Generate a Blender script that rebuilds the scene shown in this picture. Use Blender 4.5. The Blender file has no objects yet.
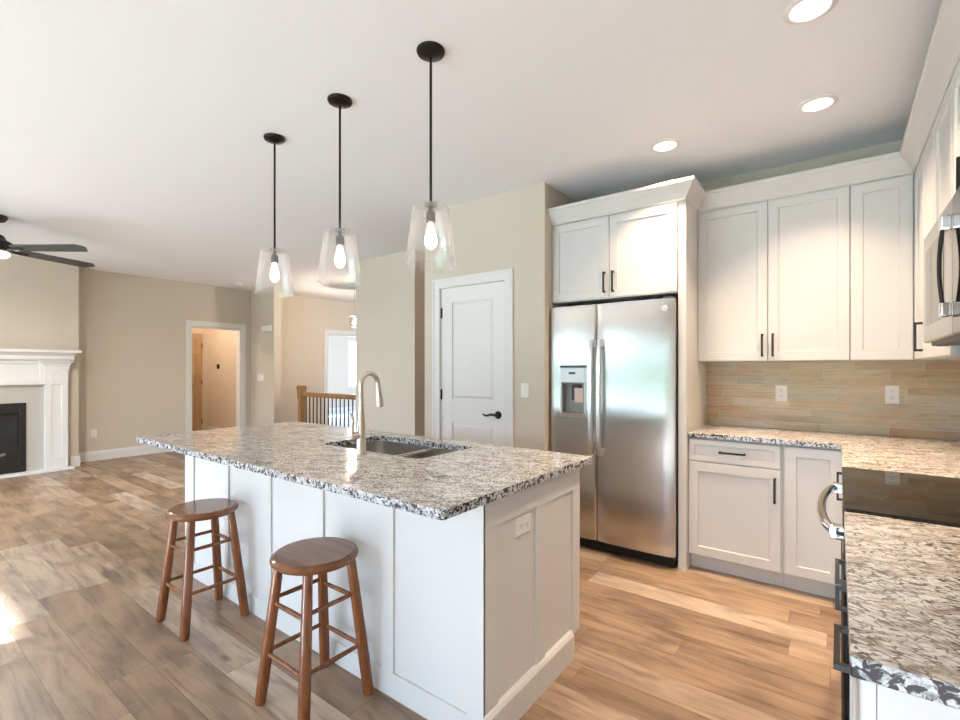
import bpy, bmesh, math, random
from mathutils import Vector, Matrix
random.seed(7)
SC = bpy.context.scene
COL = SC.collection
# ------------------------------------------------------------------ camera, world, sun, exposure
CEIL = 2.755
cd = bpy.data.cameras.new('camera')
cam = bpy.data.objects.new('camera', cd); COL.objects.link(cam)
cd.sensor_fit = 'HORIZONTAL'; cd.sensor_width = 36.0
cd.lens = 36.0 * 475.6 / 960.0
cd.shift_y = 8.0 / 960.0
cd.clip_start = 0.02; cd.clip_end = 200
cam.location = (0, 0, 1.34)
cam.rotation_euler = (math.pi / 2, 0, 0.64542)
SC.camera = cam
SC.view_settings.view_transform = 'Standard'
SC.view_settings.look = 'None'
SC.view_settings.gamma = 1.0
SC.view_settings.use_curve_mapping = False
SC.view_settings.exposure = 0.36

w = bpy.data.worlds.new('sky'); SC.world = w; w.use_nodes = True
wn = w.node_tree.nodes; wl = w.node_tree.links
bg = wn['Background']
tc = wn.new('ShaderNodeTexCoord'); sx = wn.new('ShaderNodeSeparateXYZ')
cr = wn.new('ShaderNodeValToRGB')
wl.new(tc.outputs['Generated'], sx.inputs[0]); wl.new(sx.outputs['Z'], cr.inputs[0]); wl.new(cr.outputs[0], bg.inputs[0])
cr.color_ramp.elements[0].position = 0.0; cr.color_ramp.elements[0].color = (0.68, 0.815, 1.0, 1)
cr.color_ramp.elements[1].position = 0.7; cr.color_ramp.elements[1].color = (0.48, 0.67, 1.0, 1)
bg.inputs[1].default_value = 13.0

def light(name, kind, loc, power, color=(1, 1, 1), rot=(0, 0, 0), **kw):
    l = bpy.data.lights.new(name, kind); l.energy = power; l.color = color
    for k, v in kw.items(): setattr(l, k, v)
    o = bpy.data.objects.new(name, l); COL.objects.link(o); o.location = loc; o.rotation_euler = rot
    return o
sd = Vector((0.25, 1.0, -0.421)).normalized()
sun = light('sun', 'SUN', (0, -8, 6), 46.0, (0.72, 0.84, 1.0), angle=0.01)
sun.rotation_euler = (-sd).to_track_quat('Z', 'Y').to_euler()
# sky portals filling the window openings of the wall behind the camera: (x0, x1, z0, z1)
OPENINGS = [(-8.0, -4.42, 0.02, 2.16), (-4.15, -2.45, 0.02, 1.93), (-2.0, 0.35, 0.45, 1.93)]
YB = -4.4
for (a, b, c0, c1) in OPENINGS:
    light('window_daylight_portal', 'AREA', ((a + b) / 2, YB - 0.12, (c0 + c1) / 2), 1, rot=(math.pi / 2, 0, 0),
          shape='RECTANGLE', size=b - a, size_y=c1 - c0)
for o in COL.objects:
    if o.type == 'LIGHT' and o.data.type == 'AREA': o.data.cycles.is_portal = True

# ------------------------------------------------------------------ materials
def new_mat(name):
    m = bpy.data.materials.new(name); m.use_nodes = True
    return m, m.node_tree.nodes, m.node_tree.links, m.node_tree.nodes['Principled BSDF']
def simple(name, col, rough=0.5, metal=0.0, emit=None, es=0.0, spec=0.5, noise=0.0, nscale=8.0):
    m, n, l, b = new_mat(name)
    b.inputs['Base Color'].default_value = (*col, 1); b.inputs['Roughness'].default_value = rough
    b.inputs['Metallic'].default_value = metal; b.inputs['Specular IOR Level'].default_value = spec
    if emit: b.inputs['Emission Color'].default_value = (*emit, 1); b.inputs['Emission Strength'].default_value = es
    if noise:
        t = n.new('ShaderNodeTexNoise'); t.inputs['Scale'].default_value = nscale; t.inputs['Detail'].default_value = 6
        g = n.new('ShaderNodeNewGeometry'); l.new(g.outputs['Position'], t.inputs['Vector'])
        bp = n.new('ShaderNodeBump'); bp.inputs['Strength'].default_value = noise; bp.inputs['Distance'].default_value = 0.002
        l.new(t.outputs['Fac'], bp.inputs['Height']); l.new(bp.outputs[0], b.inputs['Normal'])
    return m
def ramp(n, l, src, stops, interp='LINEAR'):
    r = n.new('ShaderNodeValToRGB'); l.new(src, r.inputs[0]); r.color_ramp.interpolation = interp
    e = r.color_ramp.elements
    while len(e) < len(stops): e.new(0.5)
    for i, (p, c) in enumerate(stops): e[i].position = p; e[i].color = (*c, 1) if len(c) == 3 else c
    return r.outputs[0]
def math_(n, l, op, a, b=None, c=None):
    m = n.new('ShaderNodeMath'); m.operation = op
    for i, v in enumerate((a, b, c)):
        if v is None: continue
        if isinstance(v, (int, float)): m.inputs[i].default_value = v
        else: l.new(v, m.inputs[i])
    return m.outputs[0]
def mixc(n, l, f, a, b, mode='MIX'):
    m = n.new('ShaderNodeMix'); m.data_type = 'RGBA'; m.blend_type = mode
    for i, v in ((0, f), (6, a), (7, b)):
        if isinstance(v, (int, float)): m.inputs[i].default_value = v
        elif isinstance(v, tuple): m.inputs[i].default_value = (*v, 1)
        else: l.new(v, m.inputs[i])
    return m.outputs[2]
def comb(n, l, x, y, z):
    m = n.new('ShaderNodeCombineXYZ')
    for i, v in enumerate((x, y, z)):
        if isinstance(v, (int, float)): m.inputs[i].default_value = v
        else: l.new(v, m.inputs[i])
    return m.outputs[0]
def pos(n, l):
    g = n.new('ShaderNodeNewGeometry'); s = n.new('ShaderNodeSeparateXYZ'); l.new(g.outputs['Position'], s.inputs[0])
    return s.outputs, g.outputs['Position']
def noise(n, l, vec, scale, detail=4, rough=0.5, dist=0.0):
    t = n.new('ShaderNodeTexNoise'); l.new(vec, t.inputs['Vector'])
    t.inputs['Scale'].default_value = scale; t.inputs['Detail'].default_value = detail
    t.inputs['Roughness'].default_value = rough; t.inputs['Distortion'].default_value = dist
    return t.outputs['Fac']
def bump(n, l, b, h, strength, dist):
    bp = n.new('ShaderNodeBump'); bp.inputs['Strength'].default_value = strength; bp.inputs['Distance'].default_value = dist
    l.new(h, bp.inputs['Height']); l.new(bp.outputs[0], b.inputs['Normal'])
def plank_ids(n, l, u, v, L, W, gap):
    """rows of width W across v, planks of length L along u; returns (random value, edge mask, local vec)"""
    row = math_(n, l, 'FLOOR', math_(n, l, 'DIVIDE', v, W))
    wn1 = n.new('ShaderNodeTexWhiteNoise'); wn1.noise_dimensions = '1D'; l.new(row, wn1.inputs['W'])
    uu = math_(n, l, 'ADD', math_(n, l, 'DIVIDE', u, L), math_(n, l, 'MULTIPLY', wn1.outputs['Value'], 7.31))
    col = math_(n, l, 'FLOOR', uu)
    w2 = n.new('ShaderNodeTexWhiteNoise'); w2.noise_dimensions = '2D'; l.new(comb(n, l, row, col, 0), w2.inputs['Vector'])
    fu = math_(n, l, 'FRACT', uu); fv = math_(n, l, 'FRACT', math_(n, l, 'DIVIDE', v, W))
    du = math_(n, l, 'MULTIPLY', math_(n, l, 'MINIMUM', fu, math_(n, l, 'SUBTRACT', 1.0, fu)), L)
    dv = math_(n, l, 'MULTIPLY', math_(n, l, 'MINIMUM', fv, math_(n, l, 'SUBTRACT', 1.0, fv)), W)
    edge = math_(n, l, 'LESS_THAN', math_(n, l, 'MINIMUM', du, dv), gap)
    return w2.outputs['Value'], w2.outputs['Color'], edge

def mat_floor():
    m, n, l, b = new_mat('oak_plank_floor')
    p, _ = pos(n, l)
    r, rc, edge = plank_ids(n, l, p[0], p[1], 1.22, 0.165, 0.0011)
    gv = comb(n, l, math_(n, l, 'ADD', math_(n, l, 'MULTIPLY', p[0], 0.9), math_(n, l, 'MULTIPLY', r, 37)), math_(n, l, 'MULTIPLY', p[1], 9.0), math_(n, l, 'MULTIPLY', r, 11))
    g1 = noise(n, l, gv, 2.2, 6, 0.6, 0.8); g2 = noise(n, l, gv, 9.0, 5, 0.6, 0.4)
    bv = comb(n, l, math_(n, l, 'ADD', p[0], math_(n, l, 'MULTIPLY', r, 19)), math_(n, l, 'MULTIPLY', p[1], 2.6), 0)
    g3 = noise(n, l, bv, 2.6, 3, 0.5, 0.6)
    base = ramp(n, l, r, [(0.0, (0.26, 0.170, 0.104)), (0.3, (0.325, 0.215, 0.137)), (0.6, (0.375, 0.254, 0.166)), (0.85, (0.43, 0.306, 0.212)), (1.0, (0.54, 0.42, 0.315))])
    c = mixc(n, l, 1.0, base, ramp(n, l, g1, [(0.3, (0.55, 0.51, 0.47)), (0.47, (0.95, 0.95, 0.95)), (0.72, (1.15, 1.14, 1.11))]), 'MULTIPLY')
    c = mixc(n, l, 0.35, c, ramp(n, l, g2, [(0.34, (0.72, 0.69, 0.66)), (0.6, (1.05, 1.05, 1.05))]), 'MULTIPLY')
    c = mixc(n, l, 0.9, c, ramp(n, l, g3, [(0.33, (0.60, 0.605, 0.62)), (0.57, (1.05, 1.05, 1.05))]), 'MULTIPLY')
    vo = n.new('ShaderNodeTexVoronoi'); vo.inputs['Scale'].default_value = 1.7; l.new(bv, vo.inputs['Vector'])
    kn = ramp(n, l, vo.outputs['Distance'], [(0.02, (0.25, 0.2, 0.17)), (0.10, (1, 1, 1))])
    c = mixc(n, l, 0.75, c, kn, 'MULTIPLY')
    c = mixc(n, l, edge, c, (0.13, 0.09, 0.065))
    l.new(c, b.inputs['Base Color'])
    l.new(math_(n, l, 'ADD', 0.30, math_(n, l, 'MULTIPLY', g2, 0.16)), b.inputs['Roughness'])
    b.inputs['Specular IOR Level'].default_value = 0.45
    bump(n, l, b, math_(n, l, 'SUBTRACT', math_(n, l, 'MULTIPLY', g2, 0.3), edge), 0.25, 0.0012)
    return m
def mat_granite():
    m, n, l, b = new_mat('speckled_granite')
    p, P = pos(n, l)
    sv = comb(n, l, math_(n, l, 'MULTIPLY', p[0], 0.55), math_(n, l, 'ADD', p[1], math_(n, l, 'MULTIPLY', p[0], -0.25)), p[2])
    a1 = noise(n, l, sv, 26, 5, 0.62, 0.9)
    a2 = noise(n, l, sv, 70, 4, 0.6, 1.1)
    a3 = noise(n, l, sv, 8, 3, 0.5, 0.3)
    a4 = noise(n, l, sv, 48, 3, 0.55, 1.6)
    base = ramp(n, l, a1, [(0.33, (0.36, 0.30, 0.25)), (0.43, (0.60, 0.545, 0.485)), (0.52, (0.79, 0.755, 0.71)), (0.68, (0.84, 0.825, 0.80))])
    d1 = ramp(n, l, a4, [(0.42, (1, 1, 1)), (0.465, (0, 0, 0))])
    c = mixc(n, l, math_(n, l, 'MULTIPLY', d1, 0.42), base, (0.20, 0.15, 0.125))
    # pale lens-shaped grains separated by thin dark crevices
    wv = comb(n, l, math_(n, l, 'ADD', math_(n, l, 'MULTIPLY', p[0], 0.5), math_(n, l, 'MULTIPLY', a1, 0.012)),
              math_(n, l, 'ADD', math_(n, l, 'ADD', p[1], math_(n, l, 'MULTIPLY', p[0], 0.38)), math_(n, l, 'MULTIPLY', a2, 0.010)), p[2])
    vo = n.new('ShaderNodeTexVoronoi'); vo.feature = 'DISTANCE_TO_EDGE'; vo.inputs['Scale'].default_value = 74; l.new(wv, vo.inputs['Vector'])
    gate = math_(n, l, 'SUBTRACT', noise(n, l, sv, 30, 3, 0.6, 0.5), 0.37)
    cm = math_(n, l, 'LESS_THAN', vo.outputs['Distance'], math_(n, l, 'MULTIPLY', gate, 0.42))
    c = mixc(n, l, math_(n, l, 'MULTIPLY', cm, 0.80), c, mixc(n, l, a3, (0.20, 0.15, 0.12), (0.07, 0.055, 0.05)))
    thr = math_(n, l, 'ADD', a2, math_(n, l, 'MULTIPLY', math_(n, l, 'SUBTRACT', a3, 0.5), 0.35))
    d2 = ramp(n, l, thr, [(0.365, (1, 1, 1)), (0.42, (0, 0, 0))])
    c = mixc(n, l, d2, c, (0.045, 0.04, 0.042))
    # cut edges: coarser crystals, with edge shade painted in as cooler, darker colour
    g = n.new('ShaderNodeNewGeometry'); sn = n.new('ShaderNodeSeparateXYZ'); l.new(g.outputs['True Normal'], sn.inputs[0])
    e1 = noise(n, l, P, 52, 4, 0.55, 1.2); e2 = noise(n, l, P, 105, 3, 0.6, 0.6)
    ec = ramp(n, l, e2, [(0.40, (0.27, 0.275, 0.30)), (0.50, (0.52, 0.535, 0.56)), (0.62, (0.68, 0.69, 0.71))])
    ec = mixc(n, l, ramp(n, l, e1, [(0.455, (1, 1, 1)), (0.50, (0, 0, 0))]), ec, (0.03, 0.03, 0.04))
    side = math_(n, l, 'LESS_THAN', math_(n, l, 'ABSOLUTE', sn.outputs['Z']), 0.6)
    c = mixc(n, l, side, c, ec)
    l.new(c, b.inputs['Base Color']); b.inputs['Roughness'].default_value = 0.13
    b.inputs['Specular IOR Level'].default_value = 0.5
    return m
def mat_tile(axis):
    m, n, l, b = new_mat('tan_strip_tile')
    p, P = pos(n, l)
    u = p[0] if axis == 'x' else p[1]
    r, rc, edge = plank_ids(n, l, u, math_(n, l, 'SUBTRACT', p[2], 0.914), 0.34, 0.0515, 0.0011)
    gv = comb(n, l, math_(n, l, 'ADD', math_(n, l, 'MULTIPLY', u, 3.0), math_(n, l, 'MULTIPLY', r, 31)), math_(n, l, 'MULTIPLY', p[2], 22), 0)
    g = noise(n, l, gv, 1.6, 4, 0.55, 1.2)
    base = ramp(n, l, r, [(0.0, (0.46, 0.315, 0.185)), (0.25, (0.55, 0.40, 0.25)), (0.5, (0.53, 0.42, 0.29)), (0.75, (0.60, 0.50, 0.37)), (1.0, (0.47, 0.41, 0.31))])
    c = mixc(n, l, 1.0, base, ramp(n, l, g, [(0.32, (0.85, 0.82, 0.78)), (0.52, (1, 1, 1)), (0.72, (1.12, 1.11, 1.10))]), 'MULTIPLY')
    c = mixc(n, l, edge, c, (0.66, 0.58, 0.47))
    l.new(c, b.inputs['Base Color'])
    b.inputs['Roughness'].default_value = 0.16
    bump(n, l, b, math_(n, l, 'MULTIPLY', edge, -1.0), 0.4, 0.001)
    return m
def mat_wood(name, ca, cb, rough=0.3, axis=2, scale=1.0):
    m, n, l, b = new_mat(name)
    t = n.new('ShaderNodeTexCoord'); s = n.new('ShaderNodeSeparateXYZ'); l.new(t.outputs['Object'], s.inputs[0])
    k = [14.0 * scale] * 3; k[axis] = 1.6 * scale
    v = comb(n, l, *[math_(n, l, 'MULTIPLY', s.outputs[i], k[i]) for i in range(3)])
    g = noise(n, l, v, 2.0, 6, 0.6, 0.7)
    l.new(ramp(n, l, g, [(0.3, ca), (0.7, cb)]), b.inputs['Base Color']); b.inputs['Roughness'].default_value = rough
    bump(n, l, b, g, 0.08, 0.001)
    return m
def mat_steel(name, col, rough, axis=0, amt=0.05, aniso=False, rot=0.0):
    m, n, l, b = new_mat(name)
    p, P = pos(n, l)
    k = [160.0] * 3; k[axis] = 1.2
    v = comb(n, l, *[math_(n, l, 'MULTIPLY', p[i], k[i]) for i in range(3)])
    g = noise(n, l, v, 1.0, 3, 0.6)
    b.inputs['Base Color'].default_value = (*col, 1); b.inputs['Metallic'].default_value = 1.0
    l.new(math_(n, l, 'ADD', rough, math_(n, l, 'MULTIPLY', g, amt)), b.inputs['Roughness'])
    bump(n, l, b, g, 0.035, 0.0006)
    if aniso:
        b.inputs['Anisotropic'].default_value = 0.85; b.inputs['Anisotropic Rotation'].default_value = rot
        tg = n.new('ShaderNodeTangent'); tg.direction_type = 'RADIAL'; tg.axis = 'Z'; l.new(tg.outputs[0], b.inputs['Tangent'])
    return m
def mat_glass(name, tint, refl=1.0, base=0.0, rim_white=False):
    m, n, l, b = new_mat(name); n.remove(b)
    out = [x for x in n if x.type == 'OUTPUT_MATERIAL'][0]
    tr = n.new('ShaderNodeBsdfTransparent'); tr.inputs[0].default_value = (*tint, 1)
    gl = n.new('ShaderNodeBsdfGlossy'); gl.inputs['Roughness'].default_value = 0.02
    lw = n.new('ShaderNodeLayerWeight'); lw.inputs[0].default_value = 0.5
    fr = math_(n, l, 'ADD', 0.035, math_(n, l, 'MULTIPLY', math_(n, l, 'POWER', lw.outputs['Facing'], 2.5), 0.55))
    mx = n.new('ShaderNodeMixShader')
    l.new(math_(n, l, 'ADD', math_(n, l, 'MULTIPLY', fr, refl), base), mx.inputs[0])
    l.new(tr.outputs[0], mx.inputs[1]); l.new(gl.outputs[0], mx.inputs[2])
    if rim_white:   # white mixed in towards grazing edges imitates the glass's bright rim reflections
        df = n.new('ShaderNodeBsdfDiffuse'); df.inputs[0].default_value = (.9, .9, .9, 1); tl = n.new('ShaderNodeBsdfTranslucent'); tl.inputs[0].default_value = (.9, .9, .9, 1)
        m1 = n.new('ShaderNodeMixShader'); m1.inputs[0].default_value = .5; l.new(df.outputs[0], m1.inputs[1]); l.new(tl.outputs[0], m1.inputs[2])
        m2 = n.new('ShaderNodeMixShader')
        l.new(math_(n, l, 'ADD', 0.035, math_(n, l, 'MULTIPLY', math_(n, l, 'POWER', lw.outputs['Facing'], 3.0), 0.30)), m2.inputs[0])
        l.new(mx.outputs[0], m2.inputs[1]); l.new(m1.outputs[0], m2.inputs[2]); mx = m2
    l.new(mx.outputs[0], out.inputs[0])
    return m
M = {}
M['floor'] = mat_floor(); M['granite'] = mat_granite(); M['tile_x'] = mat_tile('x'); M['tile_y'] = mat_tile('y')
M['wall'] = simple('greige_wall_paint', (0.635, 0.565, 0.47), 0.75, noise=0.15, nscale=120)
M['ceiling'] = simple('ceiling_paint', (0.885, 0.90, 0.93), 0.85, noise=0.1, nscale=90)
M['trim'] = simple('white_trim_paint', (0.76, 0.755, 0.74), 0.38)
M['cab'] = simple('white_cabinet_paint', (0.665, 0.655, 0.64), 0.36)
M['door'] = simple('white_door_paint', (0.79, 0.785, 0.765), 0.4)
M['black'] = simple('matte_black_metal', (0.010, 0.0095, 0.0095), 0.5, 0.0)
M['bronze'] = simple('dark_bronze', (0.025, 0.02, 0.018), 0.32, 0.7)
M['dark'] = simple('dark_recess', (0.012, 0.012, 0.013), 0.6)
M['graphite'] = simple('graphite_plastic', (0.05, 0.05, 0.055), 0.45)
M['grey_metal'] = simple('satin_grey_metal', (0.55, 0.55, 0.54), 0.42, 0.6)
M['blade'] = simple('dark_grey_blade', (0.07, 0.075, 0.075), 0.5)
M['grey_plastic'] = simple('grey_plastic', (0.30, 0.30, 0.29), 0.4)
M['plate'] = simple('white_plastic', (0.82, 0.81, 0.79), 0.3)
M['slot'] = simple('slot_shadow_grey', (0.10, 0.095, 0.09), 0.6)
M['steel'] = mat_steel('brushed_stainless', (0.60, 0.58, 0.56), 0.22, 0, aniso=True)
M['steel_v'] = mat_steel('handle_stainless', (0.80, 0.80, 0.80), 0.30, 2)
M['sink'] = mat_steel('sink_stainless', (0.72, 0.69, 0.66), 0.22, 0)
M['nickel'] = simple('brushed_nickel', (0.68, 0.62, 0.55), 0.24, 1.0)
M['chrome'] = simple('chrome', (0.82, 0.82, 0.82), 0.06, 1.0)
M['blackglass'] = simple('black_ceramic_glass', (0.008, 0.007, 0.007), 0.04, 0.0, spec=0.45)
M['walnut'] = mat_wood('red_brown_stained_wood', (0.12, 0.036, 0.012), (0.30, 0.105, 0.036), 0.27, 2)
M['walnut_seat'] = mat_wood('red_brown_seat_wood', (0.14, 0.05, 0.02), (0.25, 0.10, 0.042), 0.2, 0, 0.6)
M['oak'] = mat_wood('golden_oak_stain', (0.32, 0.16, 0.06), (0.48, 0.27, 0.12), 0.35, 2)
M['oak_door'] = mat_wood('tan_painted_door', (0.40, 0.27, 0.15), (0.46, 0.32, 0.19), 0.45, 2, 0.4)
M['pane'] = mat_glass('window_glass', (0.97, 0.99, 0.99), 0.6)
M['shade'] = mat_glass('clear_lamp_glass', (0.985, 0.985, 0.985), 1.0, 0.05, rim_white=True)
M['bulb'] = simple('glowing_filament_bulb', (1, 0.9, 0.75), 0.3, emit=(1.0, 0.84, 0.66), es=9)
M['led'] = simple('downlight_lens', (1, 1, 1), 0.4, emit=(1.0, 0.90, 0.76), es=3.5)
M['stone'] = simple('pale_stone_surround', (0.52, 0.49, 0.44), 0.35, noise=0.1, nscale=30)
M['lawn'] = simple('lawn_grass', (0.13, 0.19, 0.085), 0.9, noise=1.0, nscale=20)
M['leaf'] = simple('hedge_leaves', (0.10, 0.165, 0.07), 0.8, noise=1.0, nscale=15)
M['patio'] = simple('patio_concrete', (0.68, 0.67, 0.65), 0.8, noise=0.3, nscale=20)
M['carpet'] = simple('pale_carpet', (0.75, 0.76, 0.80), 0.95, noise=0.6, nscale=200)
M['log'] = simple('ceramic_log', (0.28, 0.20, 0.13), 0.9, noise=1, nscale=30)
M['paper'] = simple('pinkish_paper', (0.80, 0.66, 0.56), 0.7)
M['blue_lcd'] = simple('blue_display', (0.02, 0.04, 0.12), 0.2)

# ------------------------------------------------------------------ helpers
ORI = {}
def empty(name, loc, label=None, cat=None, group=None):
    o = bpy.data.objects.new(name, None); COL.objects.link(o); o.location = loc
    o.empty_display_size = 0.1
    ORI[o] = Vector(loc); tag(o, label, cat, group); return o
def tag(o, label=None, cat=None, group=None, kind=None):
    if label: o['label'] = label
    if cat: o['category'] = cat
    if group: o['group'] = group
    if kind: o['kind'] = kind
    return o
def P(name, bm, mat, parent=None, smooth=False, bevel=0.0, origin=None, label=None):
    """link bm (verts in world coordinates) as one mesh object"""
    bmesh.ops.recalc_face_normals(bm, faces=bm.faces[:])
    org = ORI.get(parent, Vector((0, 0, 0))) if parent else Vector(origin or (0, 0, 0))
    bmesh.ops.translate(bm, verts=bm.verts[:], vec=-org)
    me = bpy.data.meshes.new(name); bm.to_mesh(me); bm.free()
    mats = mat if isinstance(mat, (list, tuple)) else [mat]
    for x in mats: me.materials.append(M[x] if isinstance(x, str) else x)
    o = bpy.data.objects.new(name, me); COL.objects.link(o)
    if parent: o.parent = parent
    else: o.location = org
    ORI[o] = org
    if smooth:
        for f in me.polygons: f.use_smooth = True
        try: me.set_sharp_from_angle(angle=math.radians(smooth if smooth > 1 else 35))
        except Exception: pass
    if bevel:
        md = o.modifiers.new('bevel', 'BEVEL'); md.width = bevel; md.segments = 2; md.limit_method = 'ANGLE'; md.angle_limit = math.radians(40)
    if label: o['label'] = label
    return o
def S(name, bm, mat, parent=None, **k):
    o = P(name, bm, mat, parent, **k)
    if not parent: o['kind'] = 'structure'
    return o
def box(bm, x0, x1, y0, y1, z0, z1):
    r = bmesh.ops.create_cube(bm, size=1.0)
    for v in r['verts']:
        v.co = Vector((x0 + (v.co.x + .5) * (x1 - x0), y0 + (v.co.y + .5) * (y1 - y0), z0 + (v.co.z + .5) * (z1 - z0)))
    return bm
def B(*a):
    bm = bmesh.new()
    if isinstance(a[0], (tuple, list)):
        for t in a: box(bm, *t)
    else: box(bm, *a)
    return bm
def fY(y):   # face looking towards -Y at plane y
    return lambda a, out, z: Vector((a, y - out, z))
def fX(x):   # face looking towards -X
    return lambda a, out, z: Vector((x - out, a, z))
def fXp(x):  # face looking towards +X
    return lambda a, out, z: Vector((x + out, a, z))
def fYp(y):
    return lambda a, out, z: Vector((a, y + out, z))
def rings(bm, W, rs):
    """closed stack of rectangular rings (a0,a1,z0,z1,out)"""
    prev = None
    for (a0, a1, z0, z1, o) in rs:
        c = [bm.verts.new(W(a, o, z)) for a, z in ((a0, z0), (a1, z0), (a1, z1), (a0, z1))]
        if prev:
            for i in range(4): bm.faces.new((prev[i], prev[(i + 1) % 4], c[(i + 1) % 4], c[i]))
        else: bm.faces.new(c[::-1])
        prev = c
    bm.faces.new(prev)
    return bm
def wbox(bm, W, a0, a1, z0, z1, o0, o1): return rings(bm, W, [(a0, a1, z0, z1, o0), (a0, a1, z0, z1, o1)])
def shaker(W, a0, a1, z0, z1, t=0.02, rail=0.058, rec=0.009):
    r = rail; e = 0.0018
    return rings(bmesh.new(), W, [(a0, a1, z0, z1, 0.001), (a0, a1, z0, z1, t - e), (a0 + e, a1 - e, z0 + e, z1 - e, t),
        (a0 + r, a1 - r, z0 + r, z1 - r, t), (a0 + r + .003, a1 - r - .003, z0 + r + .003, z1 - r - .003, t - rec)])
def sweep(bm, path, prof, closed_prof=True, z=0.0):
    """sweep a profile of (out, z) along an xy path with mitred corners; out = to the right of travel"""
    n = len(path); pts = [Vector(p) for p in path]; rows = []
    for i in range(n):
        ds = []
        if i > 0: ds.append((pts[i] - pts[i - 1]).normalized())
        if i < n - 1: ds.append((pts[i + 1] - pts[i]).normalized())
        ns = [Vector((d.y, -d.x)) for d in ds]
        if len(ns) == 2:
            m = (ns[0] + ns[1]).normalized(); m = m / max(0.2, m.dot(ns[0]))
        else: m = ns[0]
        rows.append([bm.verts.new((pts[i].x + m.x * o, pts[i].y + m.y * o, z + zz)) for o, zz in prof])
    k = len(prof)
    for i in range(n - 1):
        for j in range(k):
            bm.faces.new((rows[i][j], rows[i + 1][j], rows[i + 1][(j + 1) % k], rows[i][(j + 1) % k]))
    bm.faces.new(rows[0]); bm.faces.new(rows[-1][::-1])
    return bm
def lathe(bm, c, prof, seg=32, axis='z', cap=True):
    """prof list of (r, h) along axis from c"""
    c = Vector(c); rows = []
    for r, h in prof:
        row = []
        for i in range(seg):
            a = 2 * math.pi * i / seg
            q = (r * math.cos(a), r * math.sin(a), h)
            if axis == 'z': v = Vector(q)
            elif axis == 'y': v = Vector((q[0], q[2], q[1]))
            else: v = Vector((q[2], q[0], q[1]))
            row.append(bm.verts.new(c + v))
        rows.append(row)
    for i in range(len(rows) - 1):
        for j in range(seg): bm.faces.new((rows[i][j], rows[i][(j + 1) % seg], rows[i + 1][(j + 1) % seg], rows[i + 1][j]))
    if cap: bm.faces.new(rows[0][::-1]); bm.faces.new(rows[-1])
    return bm
def tube(bm, pts, rad, seg=12):
    pts = [Vector(p) for p in pts]; n = len(pts)
    rad = rad if isinstance(rad, (list, tuple)) else [rad] * n
    rows = []; up = None
    for i in range(n):
        d = (pts[min(i + 1, n - 1)] - pts[max(i - 1, 0)]).normalized()
        if up is None: up = d.orthogonal().normalized()
        up = (up - d * up.dot(d)).normalized(); s = d.cross(up)
        rows.append([bm.verts.new(pts[i] + (up * math.cos(2 * math.pi * j / seg) + s * math.sin(2 * math.pi * j / seg)) * rad[i]) for j in range(seg)])
    for i in range(n - 1):
        for j in range(seg): bm.faces.new((rows[i][j], rows[i][(j + 1) % seg], rows[i + 1][(j + 1) % seg], rows[i + 1][j]))
    bm.faces.new(rows[0][::-1]); bm.faces.new(rows[-1])
    return bm
def rrect(x0, x1, y0, y1, r, seg=5):
    out = []
    for cx, cy, a0 in ((x1 - r, y1 - r, 0), (x0 + r, y1 - r, 90), (x0 + r, y0 + r, 180), (x1 - r, y0 + r, 270)):
        for i in range(seg + 1):
            a = math.radians(a0 + 90 * i / seg); out.append((cx + r * math.cos(a), cy + r * math.sin(a)))
    return out
def slab(outline, z0, z1, hole=None):
    bm = bmesh.new(); es = []
    for loop in [outline] + ([hole] if hole else []):
        vs = [bm.verts.new((x, y, z1)) for x, y in loop]
        es += [bm.edges.new((vs[i], vs[(i + 1) % len(vs)])) for i in range(len(vs))]
    bmesh.ops.triangle_fill(bm, edges=es, use_beauty=True)
    r = bmesh.ops.extrude_face_region(bm, geom=bm.faces[:])
    bmesh.ops.translate(bm, verts=[v for v in r['geom'] if isinstance(v, bmesh.types.BMVert)], vec=(0, 0, z0 - z1))
    return bm
def pull(parent, W, a, z, L=0.15, vertical=True, out=0.02, mat='black'):
    """flat bar pull with two posts on a face"""
    bm = bmesh.new(); h = L / 2
    if vertical:
        wbox(bm, W, a - .006, a + .006, z - h, z + h, out + .024, out + .034)
        for s in (-1, 1): wbox(bm, W, a - .006, a + .006, z + s * (h - .006) - .006, z + s * (h - .006) + .006, out - .001, out + .025)
    else:
        wbox(bm, W, a - h, a + h, z - .006, z + .006, out + .024, out + .034)
        for s in (-1, 1): wbox(bm, W, a + s * (h - .006) - .006, a + s * (h - .006) + .006, z - .006, z + .006, out - .001, out + .025)
    return P('handle', bm, mat, parent, bevel=0.0012)

# ------------------------------------------------------------------ room shell
XL, XR, YK = -8.58, 0.675, 3.93
S('floor', B(-12.6, 1.0, YB - .2, 11.0, -0.12, 0.0), 'floor')
S('ceiling', B(-12.6, 1.0, YB - .2, 11.0, CEIL, CEIL + 0.12), 'ceiling')
S('wall_right', B(XR, XR + .15, YB - .2, YK + .15, 0, CEIL), 'wall')
S('wall_kitchen', B(-1.785, XR, YK, YK + .12, 0, CEIL), 'wall')
# pantry block: front wall with the door opening, and side wall next to the fridge
PX0, PX1, PD0, PD1 = -3.04, -1.785, -2.848, -2.148
PY_ = 3.19
S('wall_pantry_front', B((PX0, PD0, PY_, PY_ + .12, 0, CEIL), (PD1, PX1, PY_, PY_ + .12, 0, CEIL), (PD0, PD1, PY_, PY_ + .12, 2.055, CEIL)), 'wall')
S('wall_pantry_side', B(PX1 - .11, PX1, PY_ + .12, YK + .12, 0, CEIL), 'wall')
S('wall_pantry_hall', B(PX0, PX0 + .11, PY_ + .12, 6.6, 0, CEIL), 'wall')
S('wall_hall_end', B(-4.07, PX0 + .11, 6.6, 6.72, 0, CEIL), 'wall')
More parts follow.
